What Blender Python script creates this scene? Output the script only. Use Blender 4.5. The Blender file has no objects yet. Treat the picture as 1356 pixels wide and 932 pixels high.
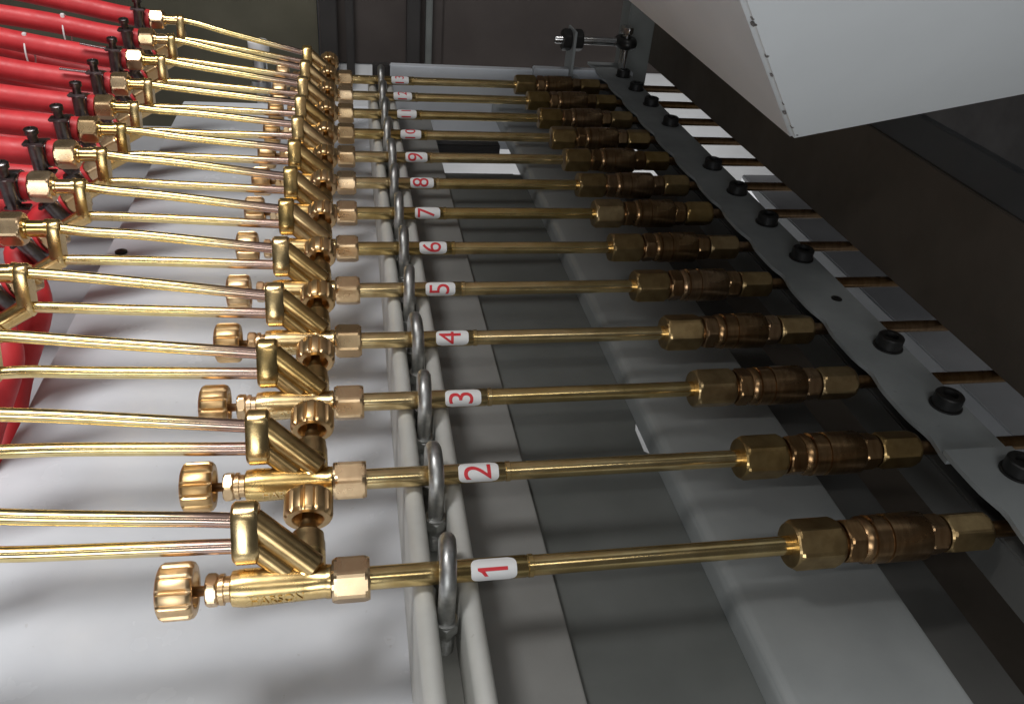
import bpy, bmesh, math, random
from mathutils import Vector, Matrix
random.seed(7)
PI = math.pi
sc = bpy.context.scene
COL = sc.collection

# ------------------------------------------------------------------ camera
cd = bpy.data.cameras.new('camera')
cam = bpy.data.objects.new('camera', cd); COL.objects.link(cam)
RIGHT = Vector((0.98201711, -0.17037052, 0.08134054))
DOWN = Vector((-0.02934523, -0.56335854, -0.82569124))
FWD = Vector((0.18649734, 0.80845596, -0.55822728))
CPOS = Vector((0.01095433, -0.3837387, 0.45299747))
m = Matrix.Identity(4)
for i in range(3):
    m[i][0] = RIGHT[i]; m[i][1] = -DOWN[i]; m[i][2] = -FWD[i]; m[i][3] = CPOS[i]
cam.matrix_world = m
cd.sensor_width = 36.0; cd.lens = 1067.69 / 1356 * 36.0
cd.clip_start = 0.01; cd.clip_end = 100
sc.camera = cam

# ------------------------------------------------------------------ light
w = bpy.data.worlds.new('World'); sc.world = w; w.use_nodes = True
bg = w.node_tree.nodes['Background']
bg.inputs[0].default_value = (0.95, 0.97, 1.0, 1); bg.inputs[1].default_value = 0.042
def area(name, loc, target, sx, sy, power, color):
    l = bpy.data.lights.new(name, 'AREA'); l.shape = 'RECTANGLE'; l.size = sx; l.size_y = sy
    l.energy = power; l.color = color
    o = bpy.data.objects.new(name, l); COL.objects.link(o)
    o.location = loc
    o.rotation_euler = (Vector(target) - Vector(loc)).to_track_quat('-Z', 'Y').to_euler()
    return o
area('ceiling_lamp', (-0.46, 0.20, 2.5), (-0.10, 0.35, 0), 0.42, 2.0, 80, (1.0, 0.985, 0.97))
area('tube_lamp', (0.0, -1.55, 2.2), (0.1, 0.2, 0), 1.9, 0.12, 8.0, (1.0, 0.985, 0.96))
area('window_light', (-0.9, -3.0, 0.80), (0.4, 0.3, 0.25), 1.6, 1.0, 32, (0.93, 0.97, 1.0))  # soft fill added behind the camera to lift the hood front
area('far_floor_lamp', (0.95, 1.55, -0.30), (0.95, 1.65, -1), 0.6, 0.8, 4, (1, 0.99, 0.97))  # added below the machine so the floor shows bright through the slots

sc.view_settings.view_transform = 'Standard'
sc.view_settings.look = 'None'
sc.view_settings.exposure = 0.0
sc.view_settings.gamma = 1.0
sc.render.engine = 'CYCLES'

# ------------------------------------------------------------------ materials
def newmat(name):
    mt = bpy.data.materials.new(name); mt.use_nodes = True
    nt = mt.node_tree
    return mt, nt, nt.nodes['Principled BSDF']
def noise(nt, scale, detail=4, coord='Object', stretch=None, rough=0.55):
    tc = nt.nodes.new('ShaderNodeTexCoord'); n = nt.nodes.new('ShaderNodeTexNoise')
    n.inputs['Scale'].default_value = scale; n.inputs['Detail'].default_value = detail
    n.inputs['Roughness'].default_value = rough
    if stretch:
        mp = nt.nodes.new('ShaderNodeMapping'); mp.inputs['Scale'].default_value = stretch
        nt.links.new(tc.outputs[coord], mp.inputs[0]); nt.links.new(mp.outputs[0], n.inputs[0])
    else:
        nt.links.new(tc.outputs[coord], n.inputs[0])
    return n
def ramp(nt, src, stops):
    r = nt.nodes.new('ShaderNodeValToRGB'); e = r.color_ramp.elements
    e[0].position, e[0].color = stops[0][0], (*stops[0][1], 1)
    e[1].position, e[1].color = stops[-1][0], (*stops[-1][1], 1)
    for p, c in stops[1:-1]:
        k = e.new(p); k.color = (*c, 1)
    nt.links.new(src, r.inputs[0]); return r
def rng(nt, src, a, b, lo=0.3, hi=0.7):
    r = nt.nodes.new('ShaderNodeMapRange')
    r.inputs[1].default_value = lo; r.inputs[2].default_value = hi
    r.inputs[3].default_value = a; r.inputs[4].default_value = b
    nt.links.new(src, r.inputs[0]); return r
def bump(nt, bs, src, strength, dist):
    b = nt.nodes.new('ShaderNodeBump'); b.inputs['Strength'].default_value = strength
    b.inputs['Distance'].default_value = dist
    nt.links.new(src, b.inputs['Height']); nt.links.new(b.outputs[0], bs.inputs['Normal'])
def metal(name, ca, cb, r0, r1, scale=90, bstr=0.12, stretch=None, bdist=0.0006):
    mt, nt, bs = newmat(name)
    bs.inputs['Metallic'].default_value = 1.0
    n = noise(nt, scale, 5, stretch=stretch)
    rp = ramp(nt, n.outputs[0], [(0.35, ca), (0.68, cb)])
    oi = nt.nodes.new('ShaderNodeObjectInfo'); hs = nt.nodes.new('ShaderNodeHueSaturation')
    vr = rng(nt, oi.outputs['Random'], 0.86, 1.08, 0, 1); nt.links.new(vr.outputs[0], hs.inputs['Value'])
    sr = rng(nt, oi.outputs['Random'], 1.08, 0.90, 0, 1); nt.links.new(sr.outputs[0], hs.inputs['Saturation'])
    big = noise(nt, 22, 6); gr = ramp(nt, big.outputs[0], [(0.48, (1, 1, 1)), (0.72, (0.72, 0.66, 0.60))])
    mg = nt.nodes.new('ShaderNodeMixRGB'); mg.blend_type = 'MULTIPLY'; mg.inputs[0].default_value = 0.7
    nt.links.new(rp.outputs[0], hs.inputs['Color']); nt.links.new(hs.outputs[0], mg.inputs[1]); nt.links.new(gr.outputs[0], mg.inputs[2])
    nt.links.new(mg.outputs[0], bs.inputs['Base Color'])
    n2 = noise(nt, scale * 0.4, 4)
    nt.links.new(rng(nt, n2.outputs[0], r0, r1).outputs[0], bs.inputs['Roughness'])
    bump(nt, bs, n.outputs[0], bstr, bdist)
    return mt
def paint(name, ca, cb, rough, scale=14, bstr=0.08, spots=None, metallic=0.0, coat=0.0):
    mt, nt, bs = newmat(name)
    n = noise(nt, scale, 6)
    rp = ramp(nt, n.outputs[0], [(0.3, ca), (0.7, cb)])
    out = rp.outputs[0]
    if spots:
        v = noise(nt, 130, 2); sp = ramp(nt, v.outputs[0], [(0.73, (0, 0, 0)), (0.77, (1, 1, 1))])
        mx = nt.nodes.new('ShaderNodeMixRGB'); mx.inputs[2].default_value = (*spots, 1)
        ml = nt.nodes.new('ShaderNodeMath'); ml.operation = 'MULTIPLY'; ml.inputs[1].default_value = 0.3
        nt.links.new(sp.outputs[0], ml.inputs[0])
        nt.links.new(ml.outputs[0], mx.inputs[0]); nt.links.new(out, mx.inputs[1]); out = mx.outputs[0]
    nt.links.new(out, bs.inputs['Base Color'])
    n2 = noise(nt, scale * 2.3, 4)
    nt.links.new(rng(nt, n2.outputs[0], rough * 0.85, min(1, rough * 1.2)).outputs[0], bs.inputs['Roughness'])
    bs.inputs['Metallic'].default_value = metallic
    bs.inputs['Coat Weight'].default_value = coat
    n3 = noise(nt, 240, 3); bump(nt, bs, n3.outputs[0], bstr, 0.0006)
    return mt

M = {}
M['brass_cast'] = metal('cast_brass', (0.72, 0.50, 0.21), (0.84, 0.62, 0.29), 0.21, 0.34, 120, 0.15)
M['brass_tube'] = metal('drawn_brass', (0.74, 0.54, 0.23), (0.86, 0.66, 0.32), 0.17, 0.27, 60, 0.05)
M['brass_nut'] = metal('turned_brass', (0.76, 0.53, 0.30), (0.86, 0.63, 0.37), 0.24, 0.33, 80, 0.03)
M['brass_knob'] = metal('polished_copper_brass', (0.78, 0.53, 0.27), (0.87, 0.62, 0.34), 0.30, 0.40, 80, 0.05)
M['brass_dull'] = metal('tarnished_brass', (0.42, 0.28, 0.12), (0.58, 0.41, 0.19), 0.27, 0.40, 70, 0.12)
M['bronze'] = metal('dark_turned_bronze', (0.32, 0.19, 0.095), (0.45, 0.29, 0.15), 0.24, 0.36, 60, 0.10, (4, 1, 1))
M['zinc'] = metal('galvanised_steel', (0.42, 0.42, 0.41), (0.62, 0.63, 0.62), 0.36, 0.55, 110, 0.3)
M['steel'] = metal('bright_steel', (0.55, 0.55, 0.55), (0.7, 0.7, 0.7), 0.18, 0.3, 60, 0.08)
M['black_steel'] = paint('black_oxide_steel', (0.012, 0.012, 0.012), (0.03, 0.028, 0.026), 0.38, 60, 0.15, metallic=0.3)
M['clamp'] = metal('blackened_clamp_steel', (0.10, 0.09, 0.09), (0.24, 0.22, 0.22), 0.25, 0.4, 90, 0.15)
M['white_paint'] = paint('white_enamel_sheet', (0.56, 0.585, 0.625), (0.65, 0.675, 0.715), 0.24, 7, 0.04, (0.40, 0.39, 0.38))
M['rail_paint'] = paint('ivory_rail_enamel', (0.50, 0.50, 0.47), (0.60, 0.60, 0.57), 0.38, 22, 0.12, (0.35, 0.33, 0.30))
M['grey_paint'] = paint('light_grey_enamel', (0.25, 0.265, 0.265), (0.33, 0.345, 0.345), 0.36, 9, 0.08, (0.25, 0.24, 0.23))
M['strip_paint'] = paint('pale_grey_flange', (0.22, 0.22, 0.21), (0.28, 0.28, 0.27), 0.42, 9, 0.06)
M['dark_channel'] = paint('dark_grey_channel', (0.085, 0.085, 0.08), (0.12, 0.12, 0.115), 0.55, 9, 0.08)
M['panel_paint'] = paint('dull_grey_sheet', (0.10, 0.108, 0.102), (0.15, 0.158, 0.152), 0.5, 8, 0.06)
M['shelf_paint'] = paint('mid_grey_shelf', (0.36, 0.37, 0.39), (0.46, 0.47, 0.49), 0.45, 8, 0.06)
M['bracket_paint'] = paint('bracket_grey_paint', (0.24, 0.255, 0.255), (0.34, 0.355, 0.355), 0.5, 14, 0.1, (0.12, 0.11, 0.1))
M['hood_paint'] = paint('white_hood_enamel', (0.74, 0.76, 0.77), (0.83, 0.85, 0.86), 0.45, 5, 0.05)
M['chip'] = paint('bare_chipped_steel', (0.10, 0.09, 0.08), (0.22, 0.20, 0.19), 0.5, 300, 0.1)
M['dark_panel'] = paint('rusty_brown_steel', (0.066, 0.053, 0.040), (0.105, 0.085, 0.066), 0.75, 6, 0.15)
M['dark_band'] = paint('dark_blue_steel', (0.055, 0.058, 0.060), (0.075, 0.078, 0.080), 0.7, 6, 0.1)
M['olive_wall'] = paint('olive_concrete', (0.055, 0.051, 0.034), (0.10, 0.093, 0.065), 0.85, 3.5, 0.1)
M['brown_wall'] = paint('brown_steel_wall', (0.036, 0.028, 0.025), (0.062, 0.050, 0.045), 0.7, 3, 0.1)
M['dark_column'] = paint('dark_column_paint', (0.018, 0.016, 0.015), (0.032, 0.028, 0.027), 0.6, 8, 0.1)
M['floor'] = paint('pale_concrete', (0.52, 0.53, 0.54), (0.66, 0.67, 0.68), 0.7, 3, 0.1)
M['red_rubber'] = paint('red_rubber_hose', (0.46, 0.018, 0.024), (0.58, 0.036, 0.042), 0.48, 40, 0.12)
M['sticker'] = paint('white_vinyl', (0.80, 0.79, 0.78), (0.86, 0.85, 0.84), 0.4, 40, 0.03)
M['red_ink'] = paint('red_ink', (0.62, 0.02, 0.03), (0.72, 0.04, 0.05), 0.45, 40, 0.02)
M['plastic'] = paint('clear_white_nylon', (0.75, 0.74, 0.74), (0.85, 0.84, 0.84), 0.35, 40, 0.02)
def feed_tube_mat():
    # drawn brass with the brazing heat tint near the front block (object X)
    mt, nt, bs = newmat('brazed_brass_tube')
    bs.inputs['Metallic'].default_value = 1.0
    n = noise(nt, 70, 5)
    rp = ramp(nt, n.outputs[0], [(0.35, (0.74, 0.57, 0.25)), (0.68, (0.87, 0.71, 0.37))])
    tc = nt.nodes.new('ShaderNodeTexCoord'); sp = nt.nodes.new('ShaderNodeSeparateXYZ')
    nt.links.new(tc.outputs['Object'], sp.inputs[0])
    ad = nt.nodes.new('ShaderNodeMath'); ad.operation = 'MULTIPLY_ADD'; ad.inputs[1].default_value = 0.03
    nt.links.new(n.outputs[0], ad.inputs[0]); nt.links.new(sp.outputs[0], ad.inputs[2])
    mr = rng(nt, ad.outputs[0], 0, 1, -0.135, -0.062)
    tint = ramp(nt, mr.outputs[0], [(0.0, (0.0, 0.0, 0.0)), (0.35, (0.35, 0.35, 0.35)), (0.75, (1, 1, 1))])
    mx = nt.nodes.new('ShaderNodeMixRGB')
    nt.links.new(tint.outputs[0], mx.inputs[0]); nt.links.new(rp.outputs[0], mx.inputs[1])
    mx.inputs[2].default_value = (0.50, 0.36, 0.30, 1)
    nt.links.new(mx.outputs[0], bs.inputs['Base Color'])
    n2 = noise(nt, 30, 4)
    nt.links.new(rng(nt, n2.outputs[0], 0.17, 0.28).outputs[0], bs.inputs['Roughness'])
    bump(nt, bs, n.outputs[0], 0.05, 0.0006)
    return mt
M['feed_tube'] = feed_tube_mat()

# ------------------------------------------------------------------ helpers
def mesh_obj(name, verts, faces, mat, parent=None, loc=None, smooth=None):
    if smooth is None: smooth = 4 if ('nut' in name or 'hex' in name or 'thread' == name) else 40
    me = bpy.data.meshes.new(name)
    me.from_pydata([tuple(v) for v in verts], [], faces)
    bm = bmesh.new(); bm.from_mesh(me)
    bmesh.ops.recalc_face_normals(bm, faces=bm.faces); bm.to_mesh(me); bm.free()
    me.materials.append(M[mat])
    if smooth:
        me.shade_smooth(); me.set_sharp_from_angle(angle=math.radians(smooth))
    o = bpy.data.objects.new(name, me); COL.objects.link(o)
    if parent: o.parent = parent
    if loc: o.location = loc
    return o
def tag(o, label=None, cat=None, group=None, kind=None):
    if label: o['label'] = label
    if cat: o['category'] = cat
    if group: o['group'] = group
    if kind: o['kind'] = kind
    return o
def empty(name, loc=(0, 0, 0)):
    o = bpy.data.objects.new(name, None); COL.objects.link(o); o.location = loc
    o.empty_display_size = 0.02
    return o
def basis(axis):
    a = Vector(axis).normalized()
    t = Vector((0, 0, 1)) if abs(a.z) < 0.9 else Vector((0, 1, 0))
    u = t.cross(a).normalized(); v = a.cross(u).normalized()
    return a, u, v
def rings(profile, rfun, n, org=(0, 0, 0), axis=(1, 0, 0), close=True, phase=0.0):
    """profile: list of (t, r, shape) where radius = rfun(theta, r, shape)"""
    a, u, v = basis(axis); o = Vector(org); V = []; F = []
    for p in profile:
        for k in range(n):
            th = 2 * PI * k / n
            r = rfun(th, *p[1:])
            V.append(o + a * p[0] + (u * math.cos(th + phase) + v * math.sin(th + phase)) * r)
    m_ = len(profile)
    for i in range(m_ - 1):
        for k in range(n):
            k2 = (k + 1) % n
            F.append((i * n + k, i * n + k2, (i + 1) * n + k2, (i + 1) * n + k))
    if close:
        F.append(tuple(range(n - 1, -1, -1))); F.append(tuple((m_ - 1) * n + k for k in range(n)))
    return V, F
def lathe(profile, n=28, **kw):
    return rings([(t, r) for t, r in profile], lambda th, r: r, n, **kw)
def hexnut(x0, x1, af, c=0.0025, **kw):
    ap = af / 2
    def rf(th, kind):
        d = (th + PI / 6) % (PI / 3) - PI / 6
        rh = ap / math.cos(d)
        rh = min(rh, ap * 1.135)
        if kind == 0: return min(rh, ap * 0.98)
        if kind == 1: return min(rh, ap * 1.055)
        return rh
    pr = [(x0, 0), (x0 + c * 0.45, 1), (x0 + c, 2), (x1 - c, 2), (x1 - c * 0.45, 1), (x1, 0)]
    return rings(pr, lambda th, k: rf(th, k), 48, **kw)
def bevel_box(c, s, b=0.001, seg=2, rot=None):
    bm = bmesh.new(); bmesh.ops.create_cube(bm, size=1)
    bmesh.ops.scale(bm, vec=s, verts=bm.verts)
    if b: bmesh.ops.bevel(bm, geom=bm.edges[:], offset=b, segments=seg, affect='EDGES')
    if rot: bmesh.ops.rotate(bm, cent=(0, 0, 0), matrix=rot, verts=bm.verts)
    bmesh.ops.translate(bm, vec=c, verts=bm.verts)
    bm.verts.index_update()
    V = [v.co.copy() for v in bm.verts]; F = [tuple(v.index for v in f.verts) for f in bm.faces]
    bm.free(); return V, F
def extrude_outline(pts, a0, a1, frame, bev=0.001):
    """closed outline pts (p,q) extruded along first frame axis from a0 to a1 with bevelled rims"""
    A, P, Q = frame; n = len(pts)
    cx = sum(p[0] for p in pts) / n; cy = sum(p[1] for p in pts) / n
    V = []; F = []
    def ring(t, ins):
        for p, q in pts:
            d = Vector((p - cx, q - cy)); l = d.length
            k = (l - ins) / l if l else 1
            V.append(A * t + P * (cx + d.x * k) + Q * (cy + d.y * k))
    ring(a0, bev); ring(a0 + bev, 0); ring(a1 - bev, 0); ring(a1, bev)
    for i in range(3):
        for k in range(n):
            k2 = (k + 1) % n; F.append((i * n + k, i * n + k2, (i + 1) * n + k2, (i + 1) * n + k))
    F.append(tuple(range(n - 1, -1, -1))); F.append(tuple(3 * n + k for k in range(n)))
    return V, F
def join(*parts):
    V = []; F = []
    for v, f in parts:
        b = len(V); V += list(v); F += [tuple(i + b for i in q) for q in f]
    return V, F
def spline(pts, sub=8):
    P = [Vector(p) for p in pts]; out = []
    for i in range(len(P) - 1):
        p0 = P[max(i - 1, 0)]; p1 = P[i]; p2 = P[i + 1]; p3 = P[min(i + 2, len(P) - 1)]
        for k in range(sub):
            t = k / sub
            out.append(0.5 * ((2 * p1) + (p2 - p0) * t + (2 * p0 - 5 * p1 + 4 * p2 - p3) * t * t + (3 * p1 - p0 - 3 * p2 + p3) * t ** 3))
    out.append(P[-1]); return out
def sweep(path, r, n=16):
    V = []; F = []; up = None
    for i, p in enumerate(path):
        t = (path[min(i + 1, len(path) - 1)] - path[max(i - 1, 0)]).normalized()
        if up is None: up = Vector((0, 0, 1)) if abs(t.z) < 0.9 else Vector((0, 1, 0))
        u = (up - t * up.dot(t)).normalized(); up = u; v = t.cross(u)
        rr = r(i / (len(path) - 1)) if callable(r) else r
        for k in range(n):
            th = 2 * PI * k / n; V.append(p + (u * math.cos(th) + v * math.sin(th)) * rr)
    for i in range(len(path) - 1):
        for k in range(n):
            k2 = (k + 1) % n; F.append((i * n + k, i * n + k2, (i + 1) * n + k2, (i + 1) * n + k))
    F.append(tuple(range(n - 1, -1, -1))); F.append(tuple((len(path) - 1) * n + k for k in range(n)))
    return V, F
def text_mesh(s, size, extrude=0.0):
    cu = bpy.data.curves.new('txt', 'FONT'); cu.body = s; cu.size = size; cu.align_x = 'CENTER'; cu.align_y = 'CENTER'
    cu.extrude = extrude; cu.resolution_u = 6; cu.offset = 0
    o = bpy.data.objects.new('txt', cu); COL.objects.link(o)
    dg = bpy.context.evaluated_depsgraph_get(); me = bpy.data.meshes.new_from_object(o.evaluated_get(dg))
    bm = bmesh.new(); bm.from_mesh(me)
    bmesh.ops.triangulate(bm, faces=bm.faces)
    for _r in range(3):
        bmesh.ops.subdivide_edges(bm, edges=[e for e in bm.edges if e.calc_length() > size * 0.06], cuts=1)
        bmesh.ops.triangulate(bm, faces=bm.faces)
    bm.verts.index_update()
    V = [v.co.copy() for v in bm.verts]; F = [tuple(v.index for v in f.verts) for f in bm.faces]
    bm.free(); bpy.data.objects.remove(o); bpy.data.curves.remove(cu); bpy.data.meshes.remove(me)
    return V, F
def tip_bold(V, cx=1.0): return V

def box_obj(name, lo, hi, mat, b=0.002, parent=None):
    c = [(l + h) / 2 for l, h in zip(lo, hi)]; s = [h - l for l, h in zip(lo, hi)]
    V, F = bevel_box((0, 0, 0), s, b); return mesh_obj(name, V, F, mat, parent, c, 50)

# ------------------------------------------------------------------ setting
ZP = -0.130
o = box_obj('floor', (-3, -3, -0.86), (4, 6, -0.80), 'floor', 0); tag(o, kind='structure')
# back of the workshop
wl = box_obj('wall_left', (-2.6, 2.30, -0.80), (-0.085, 2.34, 1.4), 'olive_wall', 0); tag(wl, kind='structure')
wd = box_obj('wall_lower', (-0.1, 2.29, -0.80), (2.6, 2.36, -0.262), 'floor', 0); tag(wd, kind='structure')
wr = box_obj('wall_right', (0.30, 2.30, -0.26), (2.6, 2.34, 1.4), 'brown_wall', 0); tag(wr, kind='structure')
ws = box_obj('wall_side', (1.7, -1.5, -0.80), (1.74, 2.28, 1.4), 'dark_column', 0); tag(ws, kind='structure')  # dark backing added to keep the view past the side panel black
col = empty('steel_column', (0.10, 2.285, -0.8)); tag(col, 'dark brown steel column with ribbed edges standing between the back walls', 'column')
box_obj('web', (-0.18, 0.0, 0.54), (0.20, 0.03, 2.2), 'brown_wall', 0.002, col)
box_obj('flange', (-0.175, -0.05, 0.5), (-0.125, -0.001, 2.2), 'dark_column', 0.003, col)
box_obj('flange', (-0.10, -0.03, 0.5), (-0.075, -0.001, 2.2), 'dark_column', 0.003, col)
box_obj('flange', (0.085, -0.06, 0.5), (0.125, -0.001, 2.2), 'dark_column', 0.003, col)
box_obj('flange', (0.145, -0.03, 0.5), (0.165, -0.001, 2.2), 'panel_paint', 0.003, col)

# sheet metal of the machine
plate = box_obj('deck_plate', (-0.345, -0.6, ZP - 0.005), (0.0935, 1.45, ZP), 'white_paint', 0.0015)
tag(plate, 'white enamelled sheet under the valves and feed tubes', 'sheet')
flg = box_obj('flange_plate', (0.0925, -0.6, -0.080), (0.165, 1.262, -0.075), 'strip_paint', 0.001)
tag(flg, 'narrow pale grey flange strip beside the rail under the numbered labels', 'strip')
shelf = box_obj('lower_shelf', (-0.78, -0.6, -0.205), (-0.28, 1.49, -0.2), 'shelf_paint', 0.0015)
tag(shelf, 'grey lower shelf beside the white sheet under the red hoses', 'shelf')
def outline_z(name, pts, z0, z1, mat):
    n = len(pts); V = [Vector((x, y, z0)) for x, y in pts] + [Vector((x, y, z1)) for x, y in pts]
    F = [(k, (k + 1) % n, (k + 1) % n + n, k + n) for k in range(n)] + [tuple(range(n)), tuple(range(2 * n - 1, n - 1, -1))]
    return mesh_obj(name, V, F, mat, None, None, 30)
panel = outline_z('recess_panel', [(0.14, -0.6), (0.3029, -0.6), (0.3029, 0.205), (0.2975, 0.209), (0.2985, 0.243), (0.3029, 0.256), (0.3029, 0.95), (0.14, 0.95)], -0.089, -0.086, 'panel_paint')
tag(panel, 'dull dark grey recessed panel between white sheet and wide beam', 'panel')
def prism_y(name, sec, y0, y1, mat, parent=None, bev=0.0):
    n = len(sec); V = [Vector((x, y0, z)) for x, z in sec] + [Vector((x, y1, z)) for x, z in sec]
    F = [(k, (k + 1) % n, (k + 1) % n + n, k + n) for k in range(n)] + [tuple(range(n)), tuple(range(2 * n - 1, n - 1, -1))]
    bm = bmesh.new(); bv = [bm.verts.new(v) for v in V]
    for f in F: bm.faces.new([bv[i] for i in f])
    bmesh.ops.recalc_face_normals(bm, faces=bm.faces)
    if bev: bmesh.ops.bevel(bm, geom=[e for e in bm.edges], offset=bev, segments=3, affect='EDGES')
    bm.verts.index_update()
    V = [v.co.copy() for v in bm.verts]; F = [tuple(v.index for v in f.verts) for f in bm.faces]; bm.free()
    return mesh_obj(name, V, F, mat, parent, None, 45)
beam = prism_y('cross_beam', [(0.3030, -0.072), (0.3045, -0.0655), (0.3085, -0.0615), (0.315, -0.060), (0.440, -0.060), (0.446, -0.062), (0.449, -0.068), (0.449, -0.0885), (0.3030, -0.0885)], -0.6, 1.30, 'grey_paint', None, 0.001)
tag(beam, 'wide pale grey beam with rounded edges under the brass couplings', 'beam')
side_strip = box_obj('side_channel', (0.4495, -0.6, -0.125), (0.537, 1.30, -0.110), 'dark_channel', 0.003)  # added dark strip; its colour stands for the beam's shaded sloping side
tag(side_strip, 'dark grey steel channel lying below the wide pale beam', 'channel')
for cy0, cy1, cz, mt, lb in ((1.165, 1.212, -0.112, 'dark_column', 'black crossbar under the gap at the end of the recessed panel'),
                             (0.985, 1.010, -0.108, 'dark_channel', 'dark grey crossbar touching the end of the recessed panel')):
    cbar = box_obj('crossbar', (0.166, cy0, cz - 0.02), (0.3025, cy1, cz), mt, 0.002); tag(cbar, lb, 'crossbar')
foot = box_obj('stop_block', (0.462, -0.30, -0.109), (0.60, -0.104, -0.078), 'grey_paint', 0.004)
tag(foot, 'small pale grey block on the dark channel beside the wide beam', 'block')
backing = box_obj('drip_pan', (0.455, -0.6, -0.26), (0.80, 1.36, -0.25), 'dark_panel', 0.001)  # added dark sheet hiding the bright floor so the gap reads black
tag(backing, 'black drip pan deep between wide beam and bolted strip', 'pan')
lowb = box_obj('floor_girder', (1.02, -0.4, -0.40), (1.12, 1.5, -0.30), 'shelf_paint', 0.003)
tag(lowb, 'grey girder seen through the slots beside the clamping strip', 'girder')
# strut rails carrying the torches
def rail(x0, x1, label):
    r_ = (x1 - x0) / 2; sec = []
    for k in range(9): 
        a = PI - PI * k / 8; sec.append(((x0 + x1) / 2 + r_ * math.cos(a), -0.0095 - 0.009 + 0.009 * math.sin(a)))
    sec += [(x1, ZP + 0.0005), (x0, ZP + 0.0005)]
    o = prism_y('support_rail', sec, -0.6, 1.262, 'rail_paint'); tag(o, label, 'rail')
rail(0.0440, 0.0592, 'ivory painted rail under the torches on the knob side of the U bolts')
rail(0.0765, 0.0915, 'ivory painted rail under the torches on the numbered label side of the U bolts')
sl = box_obj('slot_strip', (0.0594, -0.6, -0.072), (0.0763, 1.26, -0.0665), 'rail_paint', 0.0005)
tag(sl, 'ivory strip at the bottom of the slot between the two rails', 'strip')
# far frame bar
fb = empty('frame_crossbar', (0.1, 1.30, 0)); tag(fb, 'pale grey square frame bar across the end of the torch row', 'frame')
box_obj('bar', (-0.01, 0.0, -0.17), (0.285, 0.02, 0.002), 'white_paint', 0.002, fb)
box_obj('bar', (0.2852, -0.012, -0.055), (0.50, 0.012, 0.009), 'white_paint', 0.002, fb)
box_obj('end_plate', (-0.045, 0.004, -0.07), (-0.0105, 0.03, 0.0), 'dark_column', 0.002, fb)
bb = prism_y('diagonal_brace', [(0, 0), (0.016, 0), (0.016, 0.012), (0, 0.012)], 0, 0.10, 'grey_paint', None, 0.002)
bb.location = (0.485, 1.22, -0.03); bb.rotation_euler = (0.25, 0, 0.35); tag(bb, 'short pale grey diagonal brace by the end of the bolted strip', 'brace')

# clamping strip with bolts on the right
sup = box_obj('support_bar', (0.522, -0.5, -0.050), (0.592, 1.36, -0.0085), 'dark_channel', 0.002)
tag(sup, 'grey steel bar below the bolted clamping strip', 'bar')
def strip(name, y0, y1, z, label, xl=0.513, xr=0.582, mat='bracket_paint'):
    pts = []
    n = max(4, int((y1 - y0) / 0.01))
    for k in range(n + 1):
        y = y0 + (y1 - y0) * k / n
        d = abs(((y + 0.05) % 0.1) - 0.05)      # distance to nearest lance
        pts.append((xl + 0.0 + 0.005 * math.exp(-(d / 0.018) ** 2), y))
    pts = pts + [(xr, y1), (xr, y0)]
    V = [Vector((x, y, z)) for x, y in pts] + [Vector((x, y, z + 0.0045)) for x, y in pts]
    n = len(pts); F = [(k, (k + 1) % n, (k + 1) % n + n, k + n) for k in range(n)] + [tuple(range(n)), tuple(range(2 * n - 1, n - 1, -1))]
    o = mesh_obj(name, V, F, mat, None, None, 40); tag(o, label, 'strip'); return o
long_strip = strip('clamping_strip', 0.068, 1.345, 0.0078, 'long grey clamping strip with scalloped edge over the brass lances')
strip('clamping_strip', -0.35, 0.076, 0.0128, 'short pale grey clamping strip overlapping the end of the long scalloped strip', mat='grey_paint')
# bolts
def bolt_mesh():
    head = lathe([(0.0018, 0.0128), (0.0024, 0.0134), (0.0128, 0.0134), (0.0140, 0.0122), (0.0140, 0.0072), (0.0085, 0.0070)], 26, axis=(0, 0, 1))
    wash = lathe([(0, 0.0150), (0.0004, 0.0154), (0.0015, 0.0154), (0.0017, 0.0150)], 26, axis=(0, 0, 1))
    return head, wash
hd, wa = bolt_mesh()
first = None
BG = 'black bolts along the clamping strip'
bys = [(-0.055, 1), (0.043, 1), (0.142, 2), (0.243, 0), (0.443, 0), (0.545, 0), (0.648, 0), (0.745, 0), (0.945, 0), (1.055, 0), (1.150, 0), (1.24, 0)]
for i, (y, sp) in enumerate(bys):
    root = empty('clamp_bolt', (0.562, y, 0.0175 if y < 0.07 else 0.0125))
    root.rotation_euler[2] = random.uniform(0, 1)
    if first is None:
        first = [mesh_obj('head', *hd, 'black_steel', root), mesh_obj('washer', *wa, 'black_steel', root)]
    else:
        for f in first:
            c = f.copy(); COL.objects.link(c); c.parent = root
    if sp == 1: tag(root, 'black socket bolt holding down the short pale clamping strip', 'bolt', 'bolts of the short strip')
    elif sp == 2: tag(root, 'black bolt next to the overlap on the long clamping strip', 'bolt', BG)
    else: tag(root, 'black socket bolt standing on the long scalloped clamping strip', 'bolt', BG)
hole = mesh_obj('bolt_hole', *lathe([(0.0, 0.0062), (0.0006, 0.0062)], 20, axis=(0, 0, 1)), 'black_steel', long_strip, (0.557, 0.343, 0.01232))  # black disc laid on the strip to stand for a dark empty hole
# dark side panel
sp_ = empty('wall_panelling', (0.66, 0.6, 0.008)); tag(sp_, 'tall dark rusty brown side panel beyond the bolted clamping strip', 'panel')
box_obj('sheet', (0, -1.1, 0), (0.012, 0.85, 0.145), 'dark_panel', 0.001, sp_)
box_obj('top_band', (0.004, -1.1, 0.1455), (0.018, 0.85, 0.184), 'dark_band', 0.001, sp_)
ep = box_obj('end_post', (0.600, 1.37, -0.8), (0.66, 1.43, 0.17), 'panel_paint', 0.003)
tag(ep, 'grey steel post at the far end of the dark side panel', 'post')

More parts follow.
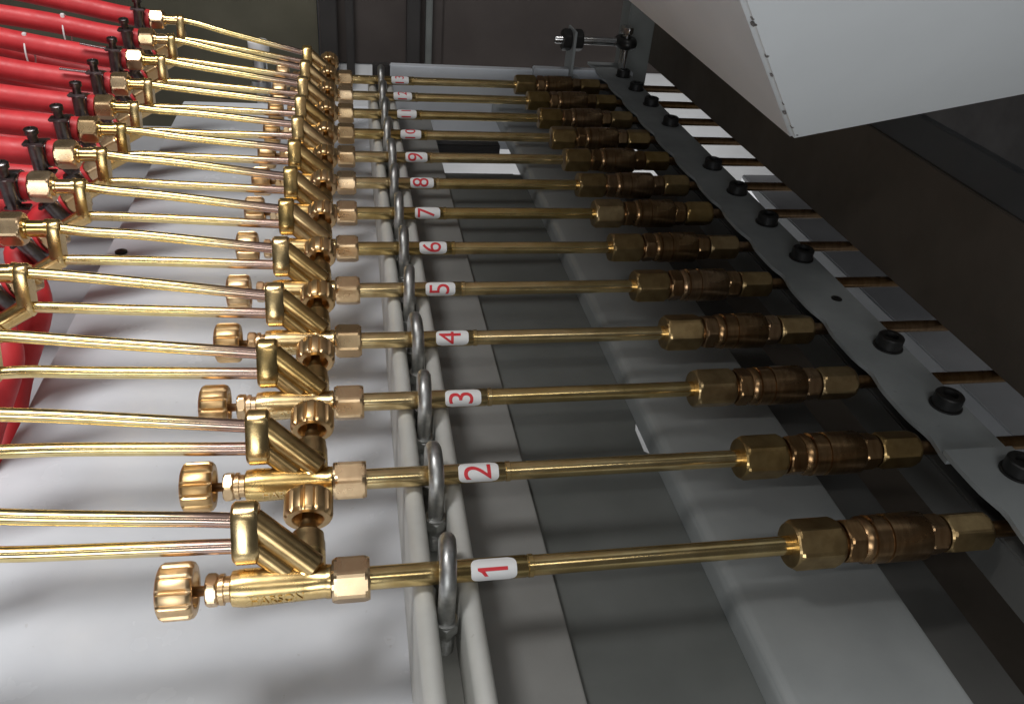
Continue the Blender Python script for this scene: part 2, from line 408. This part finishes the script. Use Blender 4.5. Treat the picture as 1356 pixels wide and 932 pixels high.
# hood above right: leaning sheet-metal box
P0 = Vector((0.307, 0.112, 0.28))
U = Vector((-0.0985, -0.082, 0.100)); Q_ = P0 + U * 1.15; E_ = Vector((-0.178, -0.045, 0.73))  # E_: unseen overhang, shaped to keep lamp light off the right side
RV = Vector((0.978, 0, 0.208)) * 0.95
BK = Vector((0.048, 1.21, 0))
hl = [P0, Q_, E_]
fr = hl + [p + RV for p in hl]
bk = [Vector((p.x + 0.040, 1.06, p.z)) for p in hl] + [Vector((p.x + 0.040, 1.06, p.z)) + RV for p in hl]
bm = bmesh.new(); bv = [bm.verts.new(v) for v in fr + bk]
for f in ((0, 3, 4, 1), (1, 4, 5, 2), (6, 7, 10, 9), (7, 8, 11, 10), (0, 6, 9, 3), (0, 1, 7, 6), (1, 2, 8, 7), (2, 5, 11, 8), (3, 9, 10, 4), (4, 10, 11, 5)): bm.faces.new([bv[i] for i in f])
bmesh.ops.recalc_face_normals(bm, faces=bm.faces)
bmesh.ops.bevel(bm, geom=bm.edges[:], offset=0.0025, segments=3, affect='EDGES')
bm.verts.index_update()
hood = mesh_obj('machine_hood', [v.co.copy() for v in bm.verts], [tuple(v.index for v in f.verts) for f in bm.faces], 'hood_paint', None, None, 45); bm.free()
tag(hood, 'white painted machine hood with a chipped edge hanging over the couplings', 'hood')
chips = [(0.012, 0.0011, 1), (0.026, 0.0014, 1), (0.034, 0.0008, 1), (0.058, 0.0009, 1), (0.0725, 0.0013, 1), (0.094, 0.0017, 1), (0.0975, 0.0009, 1), (0.004, 0.0009, 1)]
UN = U.normalized(); HN = RV.cross(U).normalized(); HN = HN if HN.y < 0 else -HN; HQ = RV.normalized()
for t, sz, _ in chips:
    c = P0 + UN * t * 1.5 + HQ * (0.0045 - 0.0035 * random.random())
    n = 9; V = []
    rr = [sz * random.uniform(0.5, 1.15) for _k in range(n)]
    for lay in (0, 1):
        for k in range(n):
            a = 2 * PI * k / n
            V.append(c + HQ * rr[k] * math.cos(a) + UN * rr[k] * math.sin(a) + HN * (0.0003 - 0.002 * lay))
    F = [tuple(range(n)), tuple(range(2 * n - 1, n - 1, -1))] + [(k, (k + 1) % n, (k + 1) % n + n, k + n) for k in range(n)]
    mesh_obj('paint_chip', V, F, 'chip', hood)

# ------------------------------------------------------------------ torches
UB = Vector((0, 0.02, 0.032)).normalized()         # direction in which the twin tubes are stacked
WB = Vector((1, 0, 0)).cross(UB)
FC = Vector((0, 0.020, 0.032))                      # front block centre (y,z)
SV = Vector((0, math.cos(math.radians(15)), math.sin(math.radians(15))))
KN = 12
def knob_parts(org, axis, R=0.0193, L=0.024):
    def rf(th, r, k):
        if not k: return r
        d = abs(((th / (2 * PI) * KN) % 1.0) - 0.5) * 2       # 0 mid .. 1 groove
        g = max(0.0, (d - 0.62) / 0.38)
        return r - k * R * 0.11 * (math.sin(g * PI / 2))
    pr = [(L, R * 0.0001 + 0.0002, 0), (L, R * 0.62, 0), (L - 0.0008, R * 0.80, 0), (L - 0.002, R * 0.93, 0.6), (L - 0.0045, R, 1), (0.0035, R, 1), (0.0012, R * 0.955, 0.7),
          (0.0, R * 0.88, 0), (0.0, R * 0.66, 0), (0.0015, R * 0.60, 0), (L * 0.55, R * 0.56, 0), (L * 0.55, 0.0002, 0)]
    return rings([(t, r, k) for t, r, k in pr], rf, KN * 10, org=org, axis=axis)

def cyl_map(V, xc, r0, phi0, flip):
    """wrap a flat text mesh round a pipe along X; flip=True: text up = -X"""
    out = []
    for v in V:
        if flip: x = xc - v.y; s = v.x
        else: x = xc + v.x; s = v.y
        r = (r0 + v.z) if flip else (r0 - (x + 0.0475) * 0.0375 + v.z)
        if flip: a = phi0 - s / r0        # moving 'right' = towards +Y = decreasing angle from -Y side
        else: a = phi0 - s / r0
        out.append(Vector((x, -r * math.cos(a) if False else r * math.cos(a), r * math.sin(a))))
    return out

SH = {}
def shared(name, key, vf, mat, parent, smooth=None):
    if key not in SH:
        o = mesh_obj(name, *vf(), mat, parent, None, smooth); SH[key] = o; return o
    o = SH[key].copy(); COL.objects.link(o); o.parent = parent; return o

def body_vf():
    main = lathe([(-0.0785, 0.0104), (-0.0775, 0.0120), (-0.070, 0.0131), (-0.062, 0.0129), (-0.030, 0.0117), (-0.0165, 0.0112), (-0.0155, 0.0117), (-0.0125, 0.0117), (-0.0120, 0.010)], 36)
    seat = lathe([(0.0, 0.0118), (0.008, 0.0130), (0.022, 0.0126)], 28, org=(-0.029, 0, 0), axis=SV)
    return join(main, seat)
ELEV = [math.atan2(0.453, 0.384 + 0.1 * k) for k in range(13)]
GRP = 'brass gas torches clamped in a row'
rear_lift = [0, 0, 0, .002, -.001, 0, 0, -.006, -.007, -.006, .004, .012, .022]
TORCH = []
LET = text_mesh('HARSON', 0.0088, 0.00045)
WORDS = ['one', 'two', 'three', 'four', 'five', 'six', 'seven', 'eight', 'nine', 'ten', 'eleven', 'twelve', 'thirteen']
names = ['1', '2', '3', '4', '5', '6', '7', '8', '9', '10', '11', '12', '13']
for k in range(13):
    rnd = random.Random(100 + k)
    T = empty('gas_torch', (0, 0.1 * k, 0)); TORCH.append(T)
    T.rotation_euler = (math.radians(rnd.uniform(-2.2, 2.2)) if k else 0, 0, math.radians(rnd.uniform(-0.25, 0.25)))
    lab = 'brass gas torch with white label numbered ' + WORDS[k]
    tag(T, lab, 'gas torch', GRP)
    body = shared('valve_body', 'body', body_vf, 'brass_cast', T)
    Vl = cyl_map(LET[0], -0.0475, 0.0127, PI - math.radians(2), False)
    if 'let' not in SH:
        SH['let'] = mesh_obj('raised_lettering', Vl, LET[1], 'brass_cast', body, None, 30)
    else:
        c = SH['let'].copy(); COL.objects.link(c); c.parent = body
    # regulating valve on the axis
    stem = shared('valve_stem', 'stem', lambda: lathe([(-0.116, 0.0035), (-0.094, 0.0035), (-0.092, 0.0050), (-0.0915, 0.0050)], 18), 'brass_nut', T)
    nut = shared('packing_nut', 'pnut', lambda: hexnut(-0.0945, -0.0868, 0.0205, 0.0016), 'brass_nut', T)
    nut.rotation_euler[0] = rnd.uniform(0, 1)
    shared('packing_collar', 'pcol', lambda: lathe([(-0.0870, 0.0088), (-0.0858, 0.0088), (-0.0856, 0.0106), (-0.0828, 0.0106), (-0.0826, 0.0088), (-0.078, 0.0088)], 28), 'brass_nut', T)
    kb = shared('valve_knob', 'knob', lambda: knob_parts((-0.1015, 0, -0.0012), (-1, 0, 0)), 'brass_knob', T)
    # the knob turns round the torch axis
    kb.rotation_euler[0] = rnd.uniform(0, 3)
    # side valve
    def side_vf():
        return lathe([(0.016, 0.0127), (0.030, 0.0123), (0.0315, 0.0118), (0.037, 0.0113), (0.0395, 0.0085), (0.0425, 0.0062), (0.0468, 0.0060), (0.0475, 0.0044), (0.064, 0.0040)], 28, org=(-0.029, 0, 0), axis=SV)
    sv = shared('side_valve', 'side', side_vf, 'brass_dull', T)
    def sknob_vf():
        V, F = knob_parts((0, 0, 0), SV, 0.0178, 0.0225); return V, F
    sk = shared('side_knob', 'sknob', sknob_vf, 'brass_knob', sv)
    sk.location = Vector((-0.029, 0, 0)) + SV * 0.0485
    sk.rotation_mode = 'AXIS_ANGLE'; sk.rotation_axis_angle = (rnd.uniform(0, 0.5), *SV)
    # union nut
    un = shared('union_nut', 'union', lambda: hexnut(-0.0118, 0.0140, 0.0292, 0.0035), 'brass_nut', T)
    un.rotation_euler[0] = [0.50, 0.84, 0.78, 0.46, 0.84, 0.80, 0.82, 0.76, 0.88, 0.60, 0.7, 0.72, 0.7][k]
    # pipes
    shared('handle_pipe', 'hp', lambda: lathe([(0.0138, 0.0082), (0.1245, 0.0082), (0.1250, 0.0078), (0.1262, 0.0078), (0.1266, 0.0084), (0.1300, 0.0084), (0.1304, 0.0080)], 28), 'brass_tube', T)
    lp = shared('lance_pipe', 'lp', lambda: lathe([(0.1303, 0.0076), (0.334, 0.0074)], 24), 'brass_tube', T)
    shared('tip_pipe', 'tp', lambda: lathe([(0.499, 0.0068), (0.685, 0.0066)], 24), 'bronze', T)
    # coupling with flashback arrestor
    sh_ = [0, .001, -.004, 0, -.003, -.004, .001, .002, .005, .005, .004, .002, -.003][k]
    cn = shared('coupling_nut', 'cn', lambda: hexnut(0.3305, 0.3740, 0.0345, 0.004), 'brass_dull', T)
    cn.rotation_euler[0] = [0.20, 0.42, 0.75, 0.25, 0.20, 0.12, 0.6, 0.2, 0.3, 0.5, 0.3, 0.2, 0.0][k]; cn.location.x = sh_ + 0.0287; cn.scale.x = 0.918
    ar = shared('flashback_arrestor', 'ar', lambda: (
        lathe([(0.374, 0.012), (0.3925, 0.012), (0.393, 0.0165), (0.396, 0.0185), (0.3985, 0.0185), (0.3995, 0.0172), (0.401, 0.0172), (0.402, 0.0190), (0.4145, 0.0190), (0.4150, 0.0180), (0.4165, 0.0180), (0.4170, 0.0192), (0.4525, 0.0192), (0.4545, 0.0178), (0.4555, 0.0150)], 40)), 'bronze', T)
    ar.location.x = sh_ + 0.0287; ar.scale.x = 0.918
    a1 = shared('adapter_hex', 'a1', lambda: hexnut(0.3772, 0.3935, 0.0325, 0.003), 'bronze', ar); a1.rotation_euler[0] = rnd.uniform(0, 1)
    a2 = shared('adapter_hex', 'a2', lambda: hexnut(0.4550, 0.4730, 0.0290, 0.003), 'bronze', ar); a2.rotation_euler[0] = rnd.uniform(0, 1)
    en = shared('outlet_nut', 'en', lambda: hexnut(0.4745, 0.5165, 0.0295, 0.004), 'brass_dull', T)
    en.rotation_euler[0] = rnd.uniform(0, 1); en.location.x = sh_ + 0.0287; en.scale.x = 0.918
    # front block and its two diagonal branches
    def fblock_vf():
        pts = []
        r = 0.0110; h = 0.0108
        for j in range(11):
            a = PI * j / 10; pts.append((h + r * math.sin(PI / 2 - 0) * math.sin(a) if False else h + r * math.sin(a), r * math.cos(a)))
        for j in range(11):
            a = PI + PI * j / 10; pts.append((-h + r * math.sin(a), r * math.cos(a)))
        V, F = extrude_outline([(p, q) for p, q in pts], -0.0765, -0.0590, (Vector((1, 0, 0)), UB, WB), 0.0022)
        return [v + FC for v in V], F
    fb_ = shared('front_block', 'fblk', fblock_vf, 'brass_cast', T)
    def branch_vf(p, q, r):
        p = Vector(p); q = Vector(q)
        return lambda: lathe([(0, r * 1.02), ((q - p).length - 0.0015, r), ((q - p).length, r * 0.8)], 24, org=p, axis=(q - p))
    up0 = Vector((-0.064, 0, 0)) + FC + UB * 0.0075; lo0 = Vector((-0.064, 0, 0)) + FC - UB * 0.0095
    shared('branch_tube', 'br1', branch_vf(up0, Vector((-0.0225, 0.0055, 0.0078)), 0.0096), 'brass_dull', T)
    shared('branch_tube', 'br2', branch_vf(lo0, Vector((-0.0400, 0.004, 0.006)), 0.0076), 'brass_dull', T)
    def rib_vf():
        a = (up0 + lo0) / 2; b = Vector((-0.030, 0.004, 0.006)); ax = (b - a).normalized(); 
        n_ = UB.cross(ax).normalized(); q = ax.cross(n_)
        V = []
        for t in (0, (b - a).length):
            for s1, s2 in ((-1, -1), (1, -1), (1, 1), (-1, 1)): V.append(a + ax * t + n_ * 0.0040 * s1 + q * 0.011 * s2 * (1 if t == 0 else 0.7))
        return V, [(0, 1, 2, 3), (7, 6, 5, 4), (0, 4, 5, 1), (1, 5, 6, 2), (2, 6, 7, 3), (3, 7, 4, 0)]
    shared('branch_rib', 'rib', rib_vf, 'brass_dull', T, 20)
    # twin feed tubes
    RL = rear_lift[k] + rnd.uniform(-0.0015, 0.0015)
    XR = -0.280 - (0.004 if k in (8, 9) else 0)
    ru = Vector((XR, 0.0247, 0.0656 + RL)); rl = Vector((XR, 0.0153, 0.0350 + RL))
    fu = Vector((-0.0752, 0, 0)) + FC + UB * 0.0088; fl = Vector((-0.0752, 0, 0)) + FC - UB * 0.0088
    def tube(a, b, bow, bow2):
        P = []
        for t, bw in ((0, 0), (0.12, bow2), (0.35, bow), (0.65, bow * 0.6), (0.88, 0), (1, 0)):
            P.append(a.lerp(b, t) + Vector((0, 0, bw)))
        return sweep(spline(P, 6), 0.0053, 16)
    mesh_obj('feed_tube', *tube(ru, fu, rnd.uniform(-0.002, 0.0015), rnd.uniform(-0.001, 0.001)), 'feed_tube', T)
    mesh_obj('feed_tube', *tube(rl, fl, rnd.uniform(-0.0005, 0.0015), rnd.uniform(0.0, 0.0018)), 'feed_tube', T)
    # rear block with two inlets
    d = (ru - rl); dl = d.length; du = d.normalized(); dw = Vector((1, 0, 0)).cross(du)
    pts = []
    for j in range(9):
        a = PI * j / 8; pts.append((dl / 2 + 0.0095 * math.sin(a), 0.0095 * math.cos(a)))
    for j in range(9):
        a = PI + PI * j / 8; pts.append((-dl / 2 + 0.0085 * math.sin(a), 0.0085 * math.cos(a)))
    V, F = extrude_outline(pts, -0.0125, 0.0, (Vector((1, 0, 0)), du, dw), 0.0018)
    rbk = mesh_obj('rear_block', V, F, 'brass_cast', T, (XR, *((ru + rl) / 2).yz))
    inl = mesh_obj('inlet', *lathe([(0.0, 0.0100), (0.003, 0.0100), (0.0035, 0.0085), (0.019, 0.0085), (0.0195, 0.0105), (0.0225, 0.0105)], 24, axis=(-1, 0, 0)), 'brass_tube', T, (XR - 0.011, ru.y, ru.z))
    hn = mesh_obj('hose_nut', *hexnut(0.0, 0.0235, 0.0305, 0.003, axis=(-1, 0, 0)), 'brass_nut', T, (XR - 0.0335, ru.y, ru.z))
    hn.rotation_euler[0] = [0, 0, 0, 0.5, 0.45, 0.75, 0.7, 0.55, 0.95, 0.65, 0.25, 0.8, 0.45][k]
    LD = Vector((-0.80, -0.22, -0.42)).normalized()
    s0 = Vector((XR - 0.006, rl.y, rl.z))
    mesh_obj('inlet', *lathe([(0.0, 0.0090), (0.026, 0.0085), (0.0265, 0.0105), (0.030, 0.0105)], 24, axis=LD), 'brass_cast', T, s0)
    mesh_obj('hose_nut', *hexnut(0.0, 0.0225, 0.0300, 0.003, axis=LD), 'brass_nut', T, s0 + LD * 0.0295)
    T['ru'] = tuple(ru); T['s1'] = tuple(s0 + LD * 0.052)
    # number label wrapped round the handle pipe
    phi = PI - (ELEV[k] * 0.6 + math.radians(45) * 0.4) + rnd.uniform(-0.12, 0.12)
    LX = [0, .0028, .0024, .0036, .0014, .0024, .0042, .005, .0045, .003, .003, .002, .003][k]; SK = rnd.uniform(-0.05, 0.05)
    rs = 0.00845; hw = 1.12
    V = []; F = []; nx = 12; na = 18; x0, x1 = 0.0842 + LX, 0.1172 + LX; cr = 0.006
    for lay in (0, 1):
        for i in range(na + 1):
            s = -hw + 2 * hw * i / na
            e = max(0, (abs(s) - (hw - cr / rs)) * rs)
            ins = cr - math.sqrt(max(0, cr * cr - e * e))
            for j in range(nx + 1):
                x = x0 + ins + (x1 - x0 - 2 * ins) * j / nx
                r = rs + (0.0 if lay else -0.0001)
                x += SK * s * rs * 0.5
                V.append(Vector((x, r * math.cos(phi - s), r * math.sin(phi - s))))
    st = (na + 1) * (nx + 1)
    for lay in (0, 1):
        for i in range(na):
            for j in range(nx):
                a = lay * st + i * (nx + 1) + j; q = (a, a + 1, a + nx + 2, a + nx + 1); F.append(q if lay else q[::-1])
    lb = mesh_obj('number_label', V, F, 'sticker', T)
    tv, tf = text_mesh(names[k], 0.0320 if len(names[k]) == 1 else 0.0235)
    if k == 0:
        q = [(-0.0013, -0.0105), (0.0013, -0.0105), (0.0013, 0.0112), (-0.0006, 0.0112), (-0.0022, 0.0085), (-0.0052, 0.0063), (-0.0052, 0.0037), (-0.0013, 0.0060)]
        tv = [Vector((x + 0.0008, y_, 0)) for x, y_ in q]; tf = [(0, 1, 2, 7), (7, 2, 3, 4), (7, 4, 5, 6)]
    if k > 0: tv = [Vector((v.x * 0.95, v.y, v.z)) for v in tv]
    # embolden slightly by doubling with small offsets
    vv = cyl_map([Vector((v.x, v.y - SK * v.x, v.z)) for v in tv], 0.1005 + LX + rnd.uniform(-0.001, 0.001), rs + 0.00025, phi, True)
    dg = mesh_obj('number', vv, tf, 'red_ink', lb, None, 0)
    dg['label'] = 'red number ' + names[k]

# ------------------------------------------------------------------ U bolts
def ubolt_vf():
    R = 0.0205; path = [Vector((0, -R, -0.060)), Vector((0, -R, -0.03)), Vector((0, -R, -0.010))]
    for j in range(13):
        a = PI - PI * j / 12; path.append(Vector((0, R * math.cos(a), 0.002 + R * math.sin(a))))
    path += [Vector((0, R, -0.010)), Vector((0, R, -0.03)), Vector((0, R, -0.060))]
    return sweep(path, 0.0062, 14)
def thread_vf(yy):
    def f():
        pr = []
        t = -0.0605
        while t < -0.043:
            pr += [(t, 0.0058), (t + 0.0009, 0.0066)]; t += 0.0018
        return lathe(pr, 16, org=(0, yy, 0), axis=(0, 0, 1))
    return f
for k in range(13):
    rnd = random.Random(300 + k)
    u = empty('u_bolt', (0.0678, 0.1 * k, 0))
    tag(u, 'galvanised U bolt over the pipe of the torch numbered ' + WORDS[k], 'U bolt', 'U bolts along the rails')
    shared('bow', 'ub', ubolt_vf, 'zinc', u)
    for yy in (-0.0205, 0.0205):
        n_ = shared('nut', 'un%g' % yy, lambda: join(hexnut(-0.0370, -0.0275, 0.0168, 0.0014, org=(0, yy, 0), axis=(0, 0, 1)), lathe([(-0.0273, 0.0086), (-0.0258, 0.0086)], 20, org=(0, yy, 0), axis=(0, 0, 1))), 'zinc', u)
        shared('thread', 'ut%g' % yy, thread_vf(yy), 'zinc', u)
    u.rotation_euler = (math.radians(rnd.uniform(-2, 2)), 0, math.radians(rnd.uniform(-9, 3)))

# ------------------------------------------------------------------ hoses and clamps
HG = 'red rubber hoses from the torch inlets'
names_c = names
def hose(pts, label, r=0.0155, grp=HG):
    o = mesh_obj('gas_hose', *sweep(spline(pts, 8), r, 20), 'red_rubber', None, None, 60)
    tag(o, label, 'hose', grp); return o
CL = []
def clamp_parts():
    band = rings([(-0.008, 0.0150), (-0.008, 0.0172), (-0.0072, 0.0176), (0.0072, 0.0176), (0.008, 0.0172), (0.008, 0.0150)], lambda th, r: r, 24)
    hx = 0.0
    hous = lathe([(-0.016, 0.0072), (-0.015, 0.0080), (0.019, 0.0080), (0.0195, 0.0070)], 20, org=(0, -0.0195, 0), axis=(0, 0, 1))
    tab = bevel_box((0, -0.0195, 0.0195), (0.0235, 0.014, 0.0045), 0.0012)
    foot_ = bevel_box((0.004, -0.0195, -0.0150), (0.026, 0.011, 0.003), 0.0008)
    foot_ = bevel_box((0.004, -0.0195, -0.0150), (0.026, 0.011, 0.003), 0.0008)
    screw = lathe([(0.018, 0.0055), (0.031, 0.0055), (0.0312, 0.0078), (0.0365, 0.0078), (0.038, 0.006), (0.0382, 0.003), (0.0370, 0.0028)], 20, org=(0, -0.0195, 0), axis=(0, 0, 1))
    return band, hous, tab, screw, foot_
cb, ch, ct, cs, cf = clamp_parts()
for k in range(4, 13):
    rnd = random.Random(500 + k)
    y = 0.1 * k; ru = Vector(TORCH[k]['ru']); 
    st = Vector((ru.x - 0.0575, ru.y + y, ru.z))
    rise = 0.012 + 0.0035 * (k - 5)
    pts = [st, st + Vector((-0.05, 0.0, 0.002 + rise * 0.1)), st + Vector((-0.14, 0.004, rise * 0.6)), st + Vector((-0.26, 0.012 + rnd.uniform(-.01, .01), rise * 1.2 + rnd.uniform(-.006, .006))), st + Vector((-0.42, 0.03, rise * 1.7 + rnd.uniform(-.01, .01))), st + Vector((-0.7, 0.05, rise * 2))]
    hose(pts, 'red rubber hose clamped to the upper inlet of the torch numbered ' + WORDS[k])
    if k >= 5:
        c = empty('hose_clamp', tuple(st + Vector((-0.0150, 0, 0.001))))
        c.rotation_euler = (math.radians(rnd.uniform(-4, 8)), math.radians(rnd.uniform(-2, 4)), 0)
        shared('band', 'cb', lambda: cb, 'clamp', c); shared('screw_barrel', 'chs', lambda: ch, 'clamp', c)
        shared('lug', 'clug', lambda: ct, 'clamp', c); shared('foot', 'cfoot', lambda: cf, 'clamp', c); shared('screw', 'cscr', lambda: cs, 'steel' if False else 'clamp', c)
        if k in (9, 10):
            V, F = bevel_box((-0.022, -0.017, 0.0205), (0.052, 0.005, 0.003), 0.0006, rot=Matrix.Rotation(0.12, 3, 'Y')); mesh_obj('band_tail', V, F, 'steel', c)
        tag(c, 'blackened steel hose clamp on the upper hose of the torch numbered ' + WORDS[k], 'hose clamp', 'clamps on the upper red hoses')
for k in range(3, 13):
    rnd = random.Random(700 + k)
    y = 0.1 * k; s1 = Vector(TORCH[k]['s1']); st = Vector((s1.x, s1.y + y, s1.z)); LD = Vector((-0.80, -0.22, -0.42)).normalized()
    b = st + LD * 0.0005
    if k in (4, 5):
        pts = [b, st + LD * 0.03, st + Vector((-0.005, -0.05, -0.055)), Vector((-0.355, y - 0.10, -0.105)), Vector((-0.364, y - 0.18, -0.168)), Vector((-0.385, y - 0.27, -0.182)), Vector((-0.49, y - 0.31, -0.182)), Vector((-0.68, y - 0.40, -0.182))]
    else:
        pts = [b, st + LD * 0.03, st + Vector((-0.06, -0.012, -0.035)), st + Vector((-0.15, -0.02, -0.025)), st + Vector((-0.28, -0.01, 0.01 + rnd.uniform(-.01, .01))), st + Vector((-0.45, 0.01, 0.03))]
    hose(pts, 'red rubber hose running down from the lower inlet of the torch numbered ' + WORDS[k])
    if k >= 4:
        c = empty('hose_clamp', tuple(st + LD * 0.012))
        c.rotation_euler = (0, math.radians(-28), math.radians(15))
        shared('band', 'cb', lambda: cb, 'clamp', c); shared('screw_barrel', 'chs', lambda: ch, 'clamp', c)
        shared('lug', 'clug', lambda: ct, 'clamp', c); shared('foot', 'cfoot', lambda: cf, 'clamp', c); shared('screw', 'cscr', lambda: cs, 'clamp', c)
        tag(c, 'blackened steel hose clamp on the lower hose of the torch numbered ' + WORDS[k], 'hose clamp', 'clamps on the lower red hoses')

# ------------------------------------------------------------------ small things
rod = empty('rod_end_linkage', (0.428, 1.30, 0.066)); rod.scale = (1.0, 1.5, 1.5); tag(rod, 'steel rod end linkage with black nuts above the end frame', 'linkage')
mesh_obj('rod', *lathe([(-0.004, 0.0045), (0.0, 0.0055), (0.135, 0.0055)], 18), 'steel', rod)
mesh_obj('lock_nut', *hexnut(0.012, 0.030, 0.026, 0.003), 'black_steel', rod)
mesh_obj('lock_nut', *hexnut(0.036, 0.054, 0.026, 0.003), 'black_steel', rod)
V, F = bevel_box((0.033, 0, -0.03), (0.005, 0.04, 0.09), 0.001); mesh_obj('bracket', V, F, 'bracket_paint', rod)
mesh_obj('ball_eye', *sweep([Vector((0.148 + 0.0155 * math.cos(a), 0.0155 * math.sin(a), 0)) for a in [2 * PI * j / 24 for j in range(25)]], 0.0075, 12), 'black_steel', rod)
mesh_obj('pivot_bolt', *join(lathe([(-0.07, 0.008), (0.012, 0.008)], 18, org=(0.148, 0, 0), axis=(0, 0, 1)), hexnut(0.0115, 0.021, 0.022, 0.002, org=(0.148, 0, 0), axis=(0, 0, 1))), 'steel', rod)
cap = empty('pipe_cap', (-0.19, 1.56, -0.05)); tag(cap, 'white plastic cap on a steel pipe stub behind the feed tubes', 'cap')
mesh_obj('cap', *lathe([(0, 0.020), (0.004, 0.023), (0.024, 0.023), (0.027, 0.019)], 24, axis=(0, 0, 1)), 'plastic', cap)
mesh_obj('stub', *lathe([(-0.77, 0.016), (-0.08, 0.016), (-0.0795, 0.026), (-0.06, 0.026), (-0.0595, 0.016), (-0.0005, 0.016)], 24, axis=(0, 0, 1)), 'steel', cap)
for x, y, lab in ((-0.325, 0.745, 'black round screw head on the white sheet near its hose side edge'),):
    s_ = mesh_obj('screw_head', *lathe([(0, 0.0085), (0.002, 0.0085), (0.0035, 0.006), (0.0036, 0.002), (0.003, 0.0018)], 20, axis=(0, 0, 1)), 'black_steel', None, (x, y, ZP + 0.0002)); tag(s_, lab, 'screw')
s_ = mesh_obj('screw_head', *lathe([(0, 0.0095), (0.002, 0.0095), (0.0035, 0.006), (0.0036, 0.002), (0.003, 0.0018)], 20, axis=(0, 0, 1)), 'black_steel', None, (-0.405, 0.80, -0.1998)); tag(s_, 'black round screw head on the grey lower shelf', 'screw')
# nylon ties round the hoses
def tie(k, dx, lab):
    ru = Vector(TORCH[k]['ru']); c = Vector((ru.x - 0.046 + dx, ru.y + 0.1 * k + 0.005, ru.z + 0.012))
    t = empty('cable_tie', tuple(c)); tag(t, lab, 'cable tie')
    V, F = sweep([Vector((0, 0.019 * math.cos(a), 0.027 * math.sin(a) - 0.008)) for a in [2 * PI * j / 28 for j in range(29)]], 0.0014, 8)
    mesh_obj('strap', V, F, 'plastic', t)
    V, F = bevel_box((0, -0.006, 0.020), (0.006, 0.006, 0.007), 0.001); mesh_obj('lock', V, F, 'plastic', t)
tie(10, -0.155, 'white nylon cable tie round the hoses of the torch numbered eleven')
tie(11, -0.125, 'white nylon cable tie round the hoses of the torch numbered twelve')
for T in TORCH:
    del T['ru']; del T['s1']
